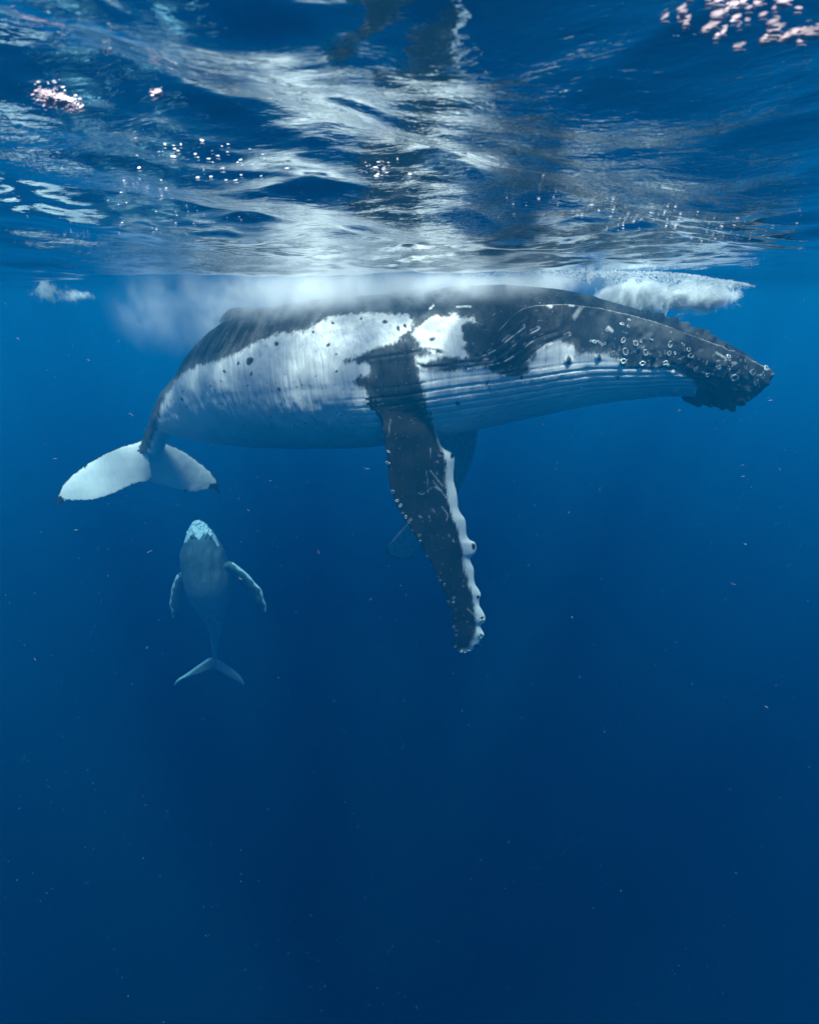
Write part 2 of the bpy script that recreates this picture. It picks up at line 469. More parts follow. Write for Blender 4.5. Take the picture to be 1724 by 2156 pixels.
def relax(me, mask, it):
    """ease the surface where two limbs meet"""
    q = co_of(me)
    e = np.empty(len(me.edges) * 2, np.int32); me.edges.foreach_get('vertices', e); e = e.reshape(-1, 2)
    e = e[(mask[e] > 0).any(1)]
    cnt = np.zeros(len(q)); np.add.at(cnt, e[:, 0], 1); np.add.at(cnt, e[:, 1], 1)
    for _ in range(it):
        a = np.stack([np.bincount(e[:, 0], q[e[:, 1], k], len(q)) + np.bincount(e[:, 1], q[e[:, 0], k], len(q)) for k in range(3)], -1)
        q = q + mask[:, None] * .6 * (a / np.maximum(cnt, 1)[:, None] - q)
    me.vertices.foreach_set('co', q.astype(np.float32).ravel()); me.update()

def nearest_class(pts, grids):
    arr = [g.reshape(-1, 3) for g in grids]
    kd = kdtree.KDTree(sum(len(a) for a in arr)); lab = []
    k = 0
    for gi, a in enumerate(arr):
        for p in a: kd.insert(p, k); k += 1
        lab.append(np.full(len(a), gi))
    kd.balance(); lab = np.concatenate(lab)
    ids = np.fromiter((kd.find(p)[1] for p in pts), int, len(pts))
    return lab[ids]

def body_coords(p, c, a, b, t):
    """station 0..1 and angle (0 top, +90 camera side) of each point"""
    best = np.full(len(p), 1e9); si = np.zeros(len(p), int)
    for i in range(0, len(c), 2):
        d = np.abs((p - c[i]) @ t[i]) + .25 * np.linalg.norm(p - c[i], axis=1)
        m = d < best; best[m] = d[m]; si[m] = i
    # linear refinement
    f = np.einsum('ij,ij->i', p - c[si], t[si])
    step = np.linalg.norm(np.gradient(c, axis=0), axis=1)
    s = np.clip(si + f / step[si], 0, len(c) - 1)
    i0 = np.clip(s.astype(int), 0, len(c) - 2); w = (s - i0)[:, None]
    cc = c[i0] * (1 - w) + c[i0 + 1] * w; aa = a[i0] * (1 - w) + a[i0 + 1] * w; bb = b[i0] * (1 - w) + b[i0 + 1] * w
    d = p - cc
    x = np.einsum('ij,ij->i', d, aa) / (aa ** 2).sum(1); y = np.einsum('ij,ij->i', d, bb) / (bb ** 2).sum(1)
    return s / (len(c) - 1), np.arctan2(y, x), cc, aa, bb

u_, v_ = proj(co_of(body.data))
fr = np.linalg.norm(co_of(body.data) - CAM, axis=1) < 8.6
relax(body.data, np.where(fr, (1 - sstep(np.hypot((u_ - 832) / 95, (v_ - 815) / 95), .5, 1.0)), 0), 320)
p = co_of(body.data); nrm = no_of(body.data)
cls = nearest_class(p, [g_body, g_dorsal, g_flip, g_far, g_fl1, g_fl2])
S, TH, CC, AA, BB = body_coords(p, fc, fa, fb, ft)
# chart: the direction each skin point is measured in; the far flank uses its mirror image across the spine
mirror = p - 2 * (np.einsum('ij,ij->i', p - CC, BB) / (BB ** 2).sum(1))[:, None] * BB
near = TH >= 0
onbody = (cls == 0) | (cls == 1)
chart = np.where((onbody & ~near)[:, None], mirror, p)
U, V = proj(chart)

# ---- relief
disp = np.zeros(len(p))
MOUTH = [(1000, 775), (1030, 745), (1043, 715), (1054, 690), (1074, 668), (1096, 655), (1126, 648), (1189, 646), (1259, 656), (1309, 667), (1409, 696), (1509, 731), (1559, 750), (1608, 776)]
dm, sm = seg_dist(U, V, MOUTH)
md = dm * sm
fade = sstep(U, 1000, 1080) * (1 - .5 * sstep(U, 1540, 1610))
lip = np.where(md > 0, .085 * sstep(md, 0, 4) * np.exp(-md / 60), -.11 * np.exp(md / 26)) * fade
disp += np.where(onbody, lip, 0)
FOLDS = [[(1170, 700), (1120, 716), (1085, 742), (1050, 760), (985, 772)], [(1130, 693), (1090, 715), (1060, 742), (1030, 758), (960, 764)],
         [(1195, 705), (1150, 722), (1120, 745), (1095, 772), (1060, 785)], [(1100, 690), (1070, 712), (1040, 735), (1000, 752)],
         [(930, 742), (900, 736), (870, 742), (780, 755)], [(938, 770), (900, 772), (880, 768)]]
for fo in FOLDS:
    d, sd = seg_dist(U, V, [tuple(x) for x in spline(fo, 24)])
    disp += np.where(onbody, -.008 * np.exp(-(d / 2.6) ** 2) + .007 * np.exp(-((d - 6) / 5) ** 2), 0)
# throat grooves
tdeg = np.degrees(np.abs(TH))
bend = tdeg + 26 * sstep(S, .62, .95) * sstep(tdeg, 90, 150) * -0.3 + 3.0 * (fbm(np.stack([S * 14, TH * 0, TH * 0 + near], -1), 2, 5) - .5)
ph = bend / 6.2
gr = 1 - np.abs(((ph % 1) - .5) * 2)               # 0 between, 1 mid plateau
groove = np.where(gr < .38, -(1 - gr / .38) ** 1.2, 0)
gfade = sstep(tdeg, 86, 104) * sstep(S, .36, .47) * (1 - sstep(S, .93, .98))
disp += np.where(onbody, .018 * groove * gfade, 0)
# knobs on the snout and chin
KN = [(1600, 768, 7, .05), (1612, 790, 6, .05), (1604, 806, 6, .05), (1590, 815, 6, .045), (1578, 782, 6, .035), (1565, 797, 7, .04), (1545, 800, 6, .035), (1585, 760, 6, .04), (1560, 742, 7, .045),
      (1530, 722, 7, .05), (1535, 742, 5, .03), (1505, 707, 8, .05), (1478, 692, 7, .05), (1450, 679, 7, .045), (1425, 670, 7, .045), (1395, 662, 7, .04), (1365, 654, 6, .03),
      (1470, 705, 5, .03), (1440, 697, 5, .02), (1540, 850, 8, .05), (1520, 856, 7, .05), (1555, 838, 7, .05), (1500, 850, 7, .05), (1480, 838, 8, .04), (1570, 820, 7, .05), (1460, 826, 7, .035),
      (1309, 761, 7, .03), (1258, 752, 7, .025), (1196, 759, 8, .03), (1350, 764, 6, .02), (1400, 768, 6, .03), (1430, 790, 6, .03), (1330, 836, 6, .02), (1380, 830, 6, .02), (1290, 838, 6, .015), (1420, 824, 7, .03)]
rk = random.Random(5)
for _ in range(70):
    x = rk.uniform(1330, 1612); top = np.interp(x, [1330, 1420, 1490, 1545, 1612], [646, 668, 694, 726, 775]); bot = np.interp(x, [1330, 1450, 1540, 1612], [770, 800, 850, 800])
    KN.append((x, top + (bot - top) * rk.random() ** (1.6 if rk.random() < .6 else .5), rk.uniform(4, 9), rk.uniform(.008, .028)))
for _ in range(34):                                     # ragged chin and lower lip
    x = rk.uniform(1462, 1575); KN.append((x, np.interp(x, [1400, 1455, 1510, 1553, 1580], [829, 833, 853, 848, 830]) + rk.uniform(-9, 4), rk.uniform(3.5, 6.5), rk.uniform(.025, .06)))
for (ku, kv, kr, kh) in KN:
    disp += np.where(onbody, kh * np.exp(-((U - ku) ** 2 + (V - kv) ** 2) / (kr * .8) ** 2), 0)
# gentle unevenness everywhere
disp += np.where(onbody, .05 * (fbm(p * 1.3, 3, 2) - .5) + .02 * (fbm(p * 5, 2, 9) - .5), .006 * (fbm(p * 7, 2, 9) - .5))
p2 = p + nrm * disp[:, None]
body.data.vertices.foreach_set('co', p2.astype(np.float32).ravel())
body.data.update()

# ---- pigment in hundredths: + white, - black
TOPLINE = [(300, 985), (318, 935), (330, 900), (338, 857), (348, 833), (367, 806), (397, 779), (426, 769), (470, 757), (514, 735), (549, 715), (593, 703), (647, 698), (666, 684), (701, 667), (749, 659), (798, 659), (850, 662),
           (868, 672), (880, 682), (900, 672), (919, 660), (936, 668), (955, 658), (972, 668), (996, 664), (1003, 680), (974, 688), (986, 700), (979, 712), (1000, 724), (976, 732), (984, 750), (930, 756), (884, 766), (884, 779), (938, 783), (974, 775), (1024, 772), (1054, 787), (1094, 789), (1109, 779), (1114, 764), (1134, 735),
           (1154, 726), (1179, 719), (1204, 729), (1214, 745), (1274, 749), (1309, 757), (1329, 767), (1359, 769), (1399, 774), (1434, 784), (1454, 799), (1466, 815), (1462, 836), (1440, 860), (1300, 960), (900, 1060), (400, 1060), (330, 960)]
ROOT = [(722, 762), (764, 742), (818, 723), (858, 711), (880, 720), (890, 733), (935, 740), (900, 746), (878, 752), (880, 770), (884, 795), (893, 830), (903, 862), (912, 900), (805, 900), (788, 850), (765, 822), (742, 804), (750, 795), (775, 790), (779, 783), (778, 772), (765, 765), (740, 764)]
pig = poly_sdf(U, V, TOPLINE)
rt = poly_sdf(U, V, ROOT)
pig = np.minimum(pig, -rt)
pig = np.clip(pig, -24, 24)
# peppered skin where the flank and shoulder patches meet, and along the cheek
for (mu, mv, mw, mh, mk) in ((864, 692, 13, 16, 17), (846, 706, 14, 9, 12), (985, 705, 16, 30, 14), (1090, 782, 40, 8, 14), (1180, 752, 30, 8, 14), (1320, 770, 60, 7, 12), (640, 715, 60, 10, 8)):
    pig -= mk * np.exp(-(((U - mu) / mw) ** 2 + ((V - mv) / mh) ** 2))
spots = [(525, 759, 8), (500, 765, 4), (473, 782, 3.5), (528, 787, 4), (582, 724, 4), (692, 727, 5), (707, 746, 4), (708, 782, 4), (588, 819, 5), (625, 815, 3), (520, 812, 3), (700, 680, 3), (760, 670, 4), (810, 676, 5), (838, 690, 5), (852, 684, 6),
         (660, 700, 4), (760, 790, 3), (445, 812, 3), (1026, 807, 5), (1098, 793, 7), (1300, 795, 4), (910, 714, 6), (1311, 762, 8), (1196, 758, 9), (1259, 752, 8), (963, 849, 4)]
for _ in range(70):
    x = random.uniform(350, 760); spots.append((x, random.uniform(770 + (760 - x) * .05, 905), random.choice([.3, .5, .8, 1.2, 1.8])))
for (su, sv, sr) in spots:
    tw = su * 1.7 + sv
    du, dv = U - su, V - sv
    d = np.hypot(du * (1 + .3 * math.sin(tw)) + .35 * dv * math.cos(tw), dv * (.8 + .2 * math.cos(tw * 1.3)))
    sr = sr * .72
    pig = np.where(d < sr + 6, np.minimum(pig, (d - sr) * 3.4 - 1), pig)
# flecks of white running into the black along the border
pig += 9 * (fbm(np.stack([U / 9, V / 22, 0 * U], -1), 3, 3) - .5) * np.exp(-np.abs(pig) / 8)

mark = .55 * np.where(onbody & (S > .6), sstep(fbm(np.stack([U / 5, V / 5, 0 * U], -1), 2, 77), .68, .76) * np.exp(-((V - (752 + (U - 1200) * .07)) / 24) ** 2) * sstep(U, 1080, 1150), 0)
def scratch(pts, w, amt, sel):
    d, _ = seg_dist(U, V, pts)
    np.maximum(mark, np.where(sel, amt * (1 - sstep(d, w * .2, w * 1.15)), 0), out=mark)
for fo in FOLDS[:4]:
    d, _ = seg_dist(U, V, [tuple(x) for x in spline(fo, 24)])
    n = fbm(np.stack([U / 14, V / 14, 0 * U], -1), 2, 8)
    np.maximum(mark, np.where(onbody, .8 * sstep(n, .5, .65) * (1 - sstep(np.abs(d - 3), 0, 2.2)), 0), out=mark)
for _ in range(26):                                   # nicks on the dark jaw and cheek
    x = random.uniform(960, 1540); y = random.uniform(650 + max(0, x - 1250) * .22, 745 + max(0, x - 1350) * .2); a = random.gauss(.25, .5); l = random.uniform(2, 12)
    scratch([(x, y), (x + l * math.cos(a), y + l * math.sin(a))], random.uniform(.5, .9), random.uniform(.1, .45), onbody)
for pts, w, am in (([(1045, 783), (1085, 775), (1115, 755)], 1.5, .7), ([(1150, 650), (1156, 653)], 5, .8), ([(1195, 651), (1202, 652)], 4, .9), ([(1206, 672), (1216, 658), (1222, 652)], 6, .35), ([(1276, 693), (1284, 700)], 4, .8),
                   ([(962, 645), (990, 646)], 3, .9), ([(905, 648), (912, 642)], 3, .9), ([(1240, 718), (1256, 718), (1268, 728)], 2, .8), ([(1155, 728), (1190, 724)], 7, .5), ([(1210, 755), (1250, 748)], 4, .8), ([(1500, 745), (1530, 760)], 2.4, .6), ([(1505, 771), (1518, 778)], 2.4, .8),
                   ([(1400, 766), (1430, 775)], 3, .7), ([(1445, 772), (1475, 778)], 2, .6), ([(1525, 728), (1538, 733)], 4, .7)):
    scratch(pts, w, am, onbody)
d, sd_ = seg_dist(U, V, MOUTH[3:])  # pale line painted along the lip, as light catching its edge
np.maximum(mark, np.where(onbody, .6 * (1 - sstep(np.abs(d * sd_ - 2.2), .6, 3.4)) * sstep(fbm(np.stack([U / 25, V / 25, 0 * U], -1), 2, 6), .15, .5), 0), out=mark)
# near flipper
fsel = cls == 2
FIN = [(0, 0)]
c5 = lambda x, y: (718.7 + .275 * x, 808.6 + .275 * y)
INNER = [c5(*q) for q in ((640, 100), (652, 200), (690, 290), (745, 450), (795, 540), (803, 600), (803, 740), (815, 880), (848, 1000), (885, 1100), (912, 1200), (932, 1330), (955, 1460), (988, 1580), (1012, 1680), (1030, 1780), (1032, 1850), (1012, 1960), (975, 2030), (900, 2052))]
OUTER = [c5(*q) for q in ((900, 2200), (1300, 2200), (1300, 400), (900, 300), (640, 60))]
fp = np.clip(poly_sdf(U, V, INNER + OUTER), -24, 24)
fp = fp - 7 * (1 - sstep(V, 800, 835))
for (x, y, rx, ry) in ((848, 548, 18, 34), (1012, 1245, 20, 36), (1046, 1632, 16, 18), (1078, 1795, 24, 20), (1068, 1930, 22, 20), (1030, 2008, 26, 22)):
    u0, v0 = c5(x, y); d = (np.hypot((U - u0) / (rx * .21), (V - v0) / (ry * .21)) - 1) * 7
    fp = np.minimum(fp, d * 2)
pig = np.where(fsel, np.clip(fp * 1.2 + .5, -24, 24), pig)
for pts, w, am in (([(680, 660), (735, 730), (775, 780)], 5, .9), ([(700, 740), (760, 815), (805, 870)], 4, .8), ([(718, 788), (760, 812)], 9, .8), ([(765, 935), (800, 975), (815, 1005), (806, 1045)], 4, .8), ([(650, 660), (660, 740), (665, 820)], 4, .5),
                   ([(698, 955), (712, 978)], 5, .7), ([(595, 1008), (612, 1022)], 6, .7), ([(670, 1010), (674, 1024)], 6, .6), ([(680, 490), (684, 570)], 4, .6), ([(590, 835), (620, 845), (638, 830)], 3.5, .6), ([(680, 810), (695, 785)], 3.5, .5),
                   ([(855, 1195), (862, 1205)], 6, .8), ([(965, 1720), (1025, 1778)], 5, .8), ([(730, 590), (738, 598)], 8, .8), ([(728, 678), (734, 690)], 6, .6), ([(375, 270), (360, 400)], 5, .3), ([(400, 75), (440, 80)], 6, .4), ([(820, 1155), (828, 1166)], 6, .5)):
    scratch([c5(*q) for q in pts], w * .275, am, fsel)
for _ in range(30):
    t = random.random(); k = int(t * (NF - 1)); w = random.uniform(.08, .8)
    x, y = fle[k] * w + fte[k] * (1 - w); a = random.gauss(1.1, .6); l = random.uniform(1, 5)
    scratch([(x, y), (x + l * math.cos(a), y + l * math.sin(a))], random.uniform(.6, 1.0), random.uniform(.2, .6), fsel)
# far flipper pale, dark rim at its tip
d, _ = seg_dist(U, V, [(868, 1178), (845, 1182), (812, 1172), (810, 1150), (825, 1130)])
pig = np.where(cls == 3, -22, pig)
far_tone = .8 * sstep(d, 3, 9)
# flukes white below, dark leading edge and tips
for k, edge, tip in ((4, [(300, 925), (262, 936), (220, 953), (180, 976), (150, 1000), (128, 1024), (115, 1062)], (116, 1062)), (5, [(354, 932), (385, 947), (415, 967), (443, 990), (457, 1010), (465, 1040)], (463, 1036))):
    d, _ = seg_dist(U, V, edge)
    dt = np.hypot(U - tip[0], V - tip[1])
    n = fbm(np.stack([U / 7, V / 7, 0 * U], -1), 2, 4)
    w_ = np.minimum((d - 2.0 - 3 * n) * 5, (dt - 17 - 8 * n) * 2)
    te = {4: [(296, 1015), (250, 1036), (200, 1054), (150, 1056), (118, 1070)], 5: [(318, 1018), (372, 1032), (398, 1039), (425, 1035), (448, 1030), (462, 1041)]}[k]
    d2, _ = seg_dist(U, V, te)
    w_ = np.minimum(w_, (d2 - 1.0 - 1.5 * n) * 6)
    w_ = w_ - 40 * sstep(fbm(np.stack([U / 9, V / 14, 0 * U], -1), 3, 90 + k), .70, .80)
    pig = np.where(cls == k, np.clip(w_, -24, 24), pig)
set_attr(body.data, 'pigment', pig)
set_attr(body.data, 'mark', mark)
tone = np.where(onbody & (pig < 2), .16 * sstep(pig, -24, -4) * fbm(np.stack([U / 40, V / 40, 0 * U], -1), 3, 14), 0)
tone = np.where(onbody & (U < 700) & (pig < 0), tone + .07 * sstep(fbm(np.stack([(U + V * .55) / 7, (V - U * .3) / 60, 0 * U], -1), 3, 61), .42, .72), tone)
tone = np.where(onbody & (S > .62) & (pig < 0), tone + .05 * sstep(fbm(np.stack([U / 28, V / 22, 0 * U], -1), 3, 44), .45, .7), tone)
tone = np.where(cls == 3, far_tone, tone)
set_attr(body.data, 'tone', tone)
set_attr(body.data, 'crease', np.where(onbody, 1 - .75 * sstep(S, .55, .7), .3))
whale.location = wl
body.parent = whale
body.location = (0, 0, 0)
body.matrix_parent_inverse = whale.matrix_world.inverted()
from mathutils import Matrix
body.matrix_parent_inverse = Matrix.Translation(-Vector(wl))

# ---- barnacles: rings of shell standing proud of the skin
def barnacle_mesh(closed):
    prof = [(1.0, -.25), (.98, .12), (.84, .32), (.70, .30), (.58, .08), (.40, .02)] if not closed else [(1.0, -.25), (.95, .2), (.72, .5), (.45, .58), (.3, .42)]
    k = 12; v = []; f = []
    for i, (r, z) in enumerate(prof):
        for j in range(k):
            w = 1 + .08 * math.sin(j * 5.1 + i) ; a = 2 * math.pi * j / k
            v.append((r * w * math.cos(a), r * w * math.sin(a), z))
    for i in range(len(prof) - 1):
        for j in range(k): f.append((i * k + j, i * k + (j + 1) % k, (i + 1) * k + (j + 1) % k, (i + 1) * k + j))
    f.append(tuple((len(prof) - 1) * k + j for j in range(k)))
    me = bpy.data.meshes.new('barnacle'); me.from_pydata(v, [], f); me.update()
    me.polygons.foreach_set('use_smooth', [True] * len(me.polygons))
    return me
bar_m = bpy.data.materials.new('barnacle_shell')
nt = NT(bar_m)
tc = nt.n('ShaderNodeTexCoord')
rr = nt.n('ShaderNodeVectorMath', {0: nt.n('ShaderNodeVectorMath', {0: tc.outputs['Object'], 1: (1, 1, 0)}, operation='MULTIPLY').outputs[0]}, operation='LENGTH').outputs['Value']
oi = nt.n('ShaderNodeObjectInfo')
nz = nt.n('ShaderNodeTexNoise', {'Vector': nt.n('ShaderNodeVectorMath', {0: tc.outputs['Object'], 1: oi.outputs['Location']}, operation='ADD').outputs[0], 'Scale': 1.3, 'Detail': 3.0})
c = nt.mix(nt.maprange(rr, .45, .58, 0, 1), (.07, .075, .075, 1), nt.mix(nt.maprange(nz.outputs[0], .36, .6, 0, 1), (.06, .065, .065, 1), (.78, .78, .75, 1)))
b = nt.n('ShaderNodeBsdfPrincipled', {'Base Color': c, 'Roughness': .8})
nt.n('ShaderNodeOutputMaterial', {'Surface': b.outputs[0]})
bm_open, bm_shut = barnacle_mesh(False), barnacle_mesh(True)
for m_ in (bm_open, bm_shut): m_.materials.append(bar_m)
bm_worn = bm_open.copy(); bm_worn.name = 'barnacle'
worn_m = bar_m.copy(); worn_m.name = 'worn_barnacle_shell'
for nd in worn_m.node_tree.nodes:
    if nd.type == 'MIX' and nd.inputs[7].default_value[0] > .7: nd.inputs[6].default_value = (.03, .032, .033, 1); nd.inputs[7].default_value = (.30, .32, .32, 1)
    elif nd.type == 'MIX': nd.inputs[6].default_value = (.03, .032, .033, 1)
bm_worn.materials.clear(); bm_worn.materials.append(worn_m)
kdn = kdtree.KDTree(len(p2))
Un, Vn = proj(p2)
facing = np.einsum('ij,ij->i', nrm, CAM - p2) > 0
for i in range(len(p2)): kdn.insert(p2[i], i)
kdn.balance()
def skin_at(u, v, sel):
    m = np.where(sel & facing)[0]
    d = (Un[m] - u) ** 2 + (Vn[m] - v) ** 2
    ok = m[d < 30]
    if len(ok) == 0: return m[np.argmin(d)]
    dist = np.linalg.norm(p2[ok] - CAM, axis=1)
    front = ok[dist < dist.min() + .12]
    return front[np.argmin((Un[front] - u) ** 2 + (Vn[front] - v) ** 2)]
def put_barnacle(u, v, rpx, sel, shut=False, worn=False):
    i = skin_at(u, v, sel)
    r = rpx * np.linalg.norm(p2[i] - CAM) / FPX
    o = bpy.data.objects.new('barnacle', bm_shut if shut else (bm_worn if worn else bm_open))
    col.objects.link(o)
    q = Vector(nrm[i]).to_track_quat('Z', 'Y')
    e = random.uniform(.72, 1.2)
    o.matrix_basis = Matrix.Translation(Vector(p2[i])) @ q.to_matrix().to_4x4() @ Matrix.Rotation(random.uniform(0, 6), 4, 'Z') @ Matrix.Diagonal((r * e, r / e, r * random.uniform(.4, .9), 1))
    o.parent = whale
    o.matrix_parent_inverse = Matrix.Translation(-Vector(wl))
c4 = lambda x, y: (808.6 + .5002 * x, 539 + .5002 * y)
for (x, y, r) in ((1000, 287, 12), (1028, 296, 9), (938, 312, 10), (1005, 353, 14), (1057, 368, 15), (925, 370, 9), (962, 407, 11), (1016, 400, 15), (1083, 355, 7), (1101, 404, 12), (1202, 373, 14), (1200, 412, 13), (1222, 408, 9),
                  (1258, 370, 8), (1281, 392, 12), (1291, 418, 14), (1088, 450, 13), (1008, 440, 12), (1126, 347, 9), (1450, 425, 11), (1448, 470, 10), (1520, 468, 12), (1492, 484, 9), (1553, 488, 13), (1310, 478, 9), (1030, 270, 8), (1180, 450, 9), (1360, 500, 9), (1410, 470, 8), (885, 360, 8), (1475, 515, 15), (1565, 535, 12), (1608, 470, 12), (1592, 505, 10)):
    u_, v_ = c4(x, y); put_barnacle(u_, v_, r * random.uniform(.3, .52), onbody, worn=(x + y) % 7 < 5)
for (x, y, r) in ((358, 518, 14), (358, 604, 18), (392, 825, 20), (430, 890, 16), (452, 932, 18), (470, 985, 14), (492, 1020, 16), (516, 1050, 18), (535, 1040, 14), (545, 1122, 14), (598, 1160, 16), (600, 1208, 15), (648, 1322, 12), (690, 1384, 12),
                  (738, 1475, 14), (752, 1505, 16), (786, 1536, 15), (858, 1635, 16), (856, 1668, 12), (815, 1668, 16), (812, 1690, 12), (862, 1860, 15), (872, 1890, 12), (884, 1922, 12), (748, 545, 14), (792, 660, 14), (708, 597, 6), (965, 1820, 12), (870, 2008, 12)):
    u_, v_ = c5(x, y); put_barnacle(u_, v_, r * .275 * .8, fsel, worn=(x + y) % 4 > 0)
for (x, y, r) in ((922, 2052, 13), (945, 2056, 13), (976, 2044, 15), (1066, 1812, 12), (1090, 1806, 13), (1056, 1930, 11), (1070, 1944, 11), (960, 2052, 9)):
    u_, v_ = c5(x, y); put_barnacle(u_, v_, r * .275, fsel, True)

# ------------------------------------------------------------------ the calf, belly towards us, rising from below
c6 = lambda x, y: (305.5 + .1916 * x, 1060.1 + .1916 * y)
CALF = [  # crop rows: left x, right x, y, Y, half depth
    (560, 598, 186, 18.30, .05), (512, 650, 232, 18.32, .18), (478, 702, 290, 18.33, .30), (450, 752, 360, 18.34, .42), (424, 800, 440, 18.38, .52), (398, 850, 520, 18.41, .60),
    (402, 888, 640, 18.45, .66), (418, 928, 750, 18.52, .70), (446, 950, 880, 18.64, .70), (492, 950, 1000, 18.79, .64), (562, 922, 1110, 18.98, .55), (636, 888, 1210, 19.16, .46),
    (690, 852, 1310, 19.35, .36), (724, 828, 1450, 19.54, .26), (742, 802, 1600, 19.65, .18), (744, 798, 1700, 19.69, .12), (750, 790, 1770, 19.69, .07)]
rows = []
for (l, r, y, yy, hd) in CALF:
    a0, b0 = c6(l, y), c6(r, y)
    rows.append((a0[0], a0[1], b0[0], b0[1], yy, hd * 1.27))
cc, ca, cb, ctan = body_loft(rows, 150, 0)
g_cb = grid_from_frames(cc, ca, cb, 64)
def cblade(le, te, yl, yt, th, n=80, m=20):
    return blade([c6(*q) for q in le], [c6(*q) for q in te], yl, yt, th, n, m)
g_cl = cblade([(420, 740), (352, 788), (312, 870), (288, 945), (284, 1000), (272, 1060), (266, 1110), (288, 1180), (298, 1255)], [(450, 850), (425, 900), (410, 960), (398, 1020), (388, 1080), (378, 1130), (366, 1180), (345, 1230), (312, 1262)],
              [18.38, 18.30, 18.26, 18.23, 18.23, 18.23, 18.23, 18.26, 18.30], [18.45, 18.41, 18.38, 18.38, 18.38, 18.38, 18.38, 18.38, 18.34], [.25, .2, .17, .15, .13, .11, .10, .08, .06])
g_cr = cblade([(900, 640), (970, 662), (1050, 718), (1138, 790), (1205, 872), (1278, 950), (1302, 1050), (1328, 1112), (1332, 1190)], [(900, 740), (945, 760), (1010, 830), (1080, 910), (1140, 985), (1195, 1060), (1235, 1120), (1270, 1160), (1312, 1205)],
              [18.38, 18.34, 18.30, 18.30, 18.30, 18.30, 18.30, 18.34, 18.38], [18.49, 18.45, 18.45, 18.45, 18.45, 18.45, 18.45, 18.45, 18.41], [.25, .2, .17, .15, .13, .11, .10, .08, .06])
g_ct1 = cblade([(790, 1690), (700, 1702), (620, 1752), (520, 1822), (420, 1892), (350, 1942), (318, 2000)], [(790, 1800), (742, 1812), (680, 1838), (590, 1872), (490, 1902), (395, 1942), (320, 2008)],
               [19.69, 19.65, 19.57, 19.50, 19.43, 19.39, 19.35], [19.57, 19.50, 19.43, 19.35, 19.31, 19.31, 19.35], [.15, .12, .11, .10, .09, .08, .06])
g_ct2 = cblade([(750, 1690), (830, 1730), (920, 1790), (1010, 1860), (1068, 1930), (1092, 1995)], [(750, 1800), (800, 1828), (872, 1880), (960, 1935), (1030, 1968), (1086, 2000)],
               [19.69, 19.69, 19.73, 19.76, 19.80, 19.80], [19.57, 19.57, 19.57, 19.65, 19.73, 19.80], [.15, .12, .11, .10, .08, .06])
calf = bpy.data.objects.new('whale_calf', None); col.objects.link(calf)
cl = P(445, 1200, 18.4)
calf.location = cl
tag(calf, 'small blue grey whale calf swimming belly first with pale knobbly snout beneath the big tail', 'whale calf')
calf_skin = skin_material('calf_skin', (.86, .89, .89), (.075, .09, .095), .4)
cbody = fuse('body', [g_cb, g_cl, g_cr, g_ct1, g_ct2], .028, 4, calf_skin, None)
cp = co_of(cbody.data); cn = no_of(cbody.data)
cu, cv = proj(cp)
cx, cyy = (cu - 305.5) / .1916, (cv - 1060.1) / .1916
ccls = nearest_class(cp, [g_cb, g_cl, g_cr, g_ct1, g_ct2])
cS, cTH, _, _, cB = body_coords(cp, cc, ca, cb, ctan)
belly = np.cos(np.abs(cTH) - np.pi / 2) * np.where(cTH > 0, 1, -1)        # +1 faces us
dsp = np.where(ccls == 0, .02 * np.sin(cx / 18) * sstep(cyy, 460, 560) * (1 - sstep(cyy, 760, 900)) * (belly > 0), 0)
rnd = random.Random(4)
kn = [(rnd.uniform(450, 740), rnd.uniform(195, 380)) for _ in range(90)]
for (kx, ky) in kn:
    dsp += np.where(ccls == 0, .035 * np.exp(-((cx - kx) ** 2 + (cyy - ky) ** 2) / 11 ** 2), 0)
chinv = poly_sdf(cx, cyy, [(430, 440), (455, 350), (500, 240), (540, 180), (620, 180), (680, 250), (760, 350), (800, 460), (770, 400), (690, 320), (640, 320), (590, 380), (530, 310), (490, 340), (455, 400)])
cpig = np.where(ccls == 0, np.clip(chinv * .6 + 7, -24, 24), -20)  # snout painted white to imitate rippling light falling on the head
cpig = np.where((ccls == 0) & (cyy > 430) & (belly > .2), -22 + 4 * belly, cpig)
for k, edge in ((1, [(352, 788), (312, 870), (290, 945), (284, 1000), (270, 1060), (266, 1110), (290, 1180), (298, 1255)]), (2, [(970, 662), (1050, 718), (1138, 790), (1205, 872), (1278, 950), (1302, 1050), (1328, 1112), (1332, 1190)])):
    d, _ = seg_dist(cx, cyy, edge)
    cpig = np.where(ccls == k, np.clip((15 - d) * .8 + 7 * np.sin(cyy / 14), -24, 10), cpig)
d, _ = seg_dist(cx, cyy, [(700, 1702), (620, 1752), (520, 1822), (420, 1892), (350, 1942), (320, 1990)])
cpig = np.where(ccls == 3, np.clip((22 - d) * .5, -22, 4), cpig); cpig = np.where(ccls == 4, -20, cpig)
cbody.data.vertices.foreach_set('co', (cp + cn * dsp[:, None]).astype(np.float32).ravel()); cbody.data.update()
set_attr(cbody.data, 'pigment', cpig); ctone = np.where(ccls == 0, (.03 + .52 * sstep(cyy, 640, 1250)) * sstep(belly, -.3, .5), np.where(ccls == 4, .42, np.where(ccls == 3, .14, .04)))
set_attr(cbody.data, 'tone', ctone)
set_attr(cbody.data, 'mark', np.zeros(len(cp))); set_attr(cbody.data, 'crease', np.full(len(cp), .2))
cbody.parent = calf
cbody.matrix_parent_inverse = Matrix.Translation(-Vector(cl))

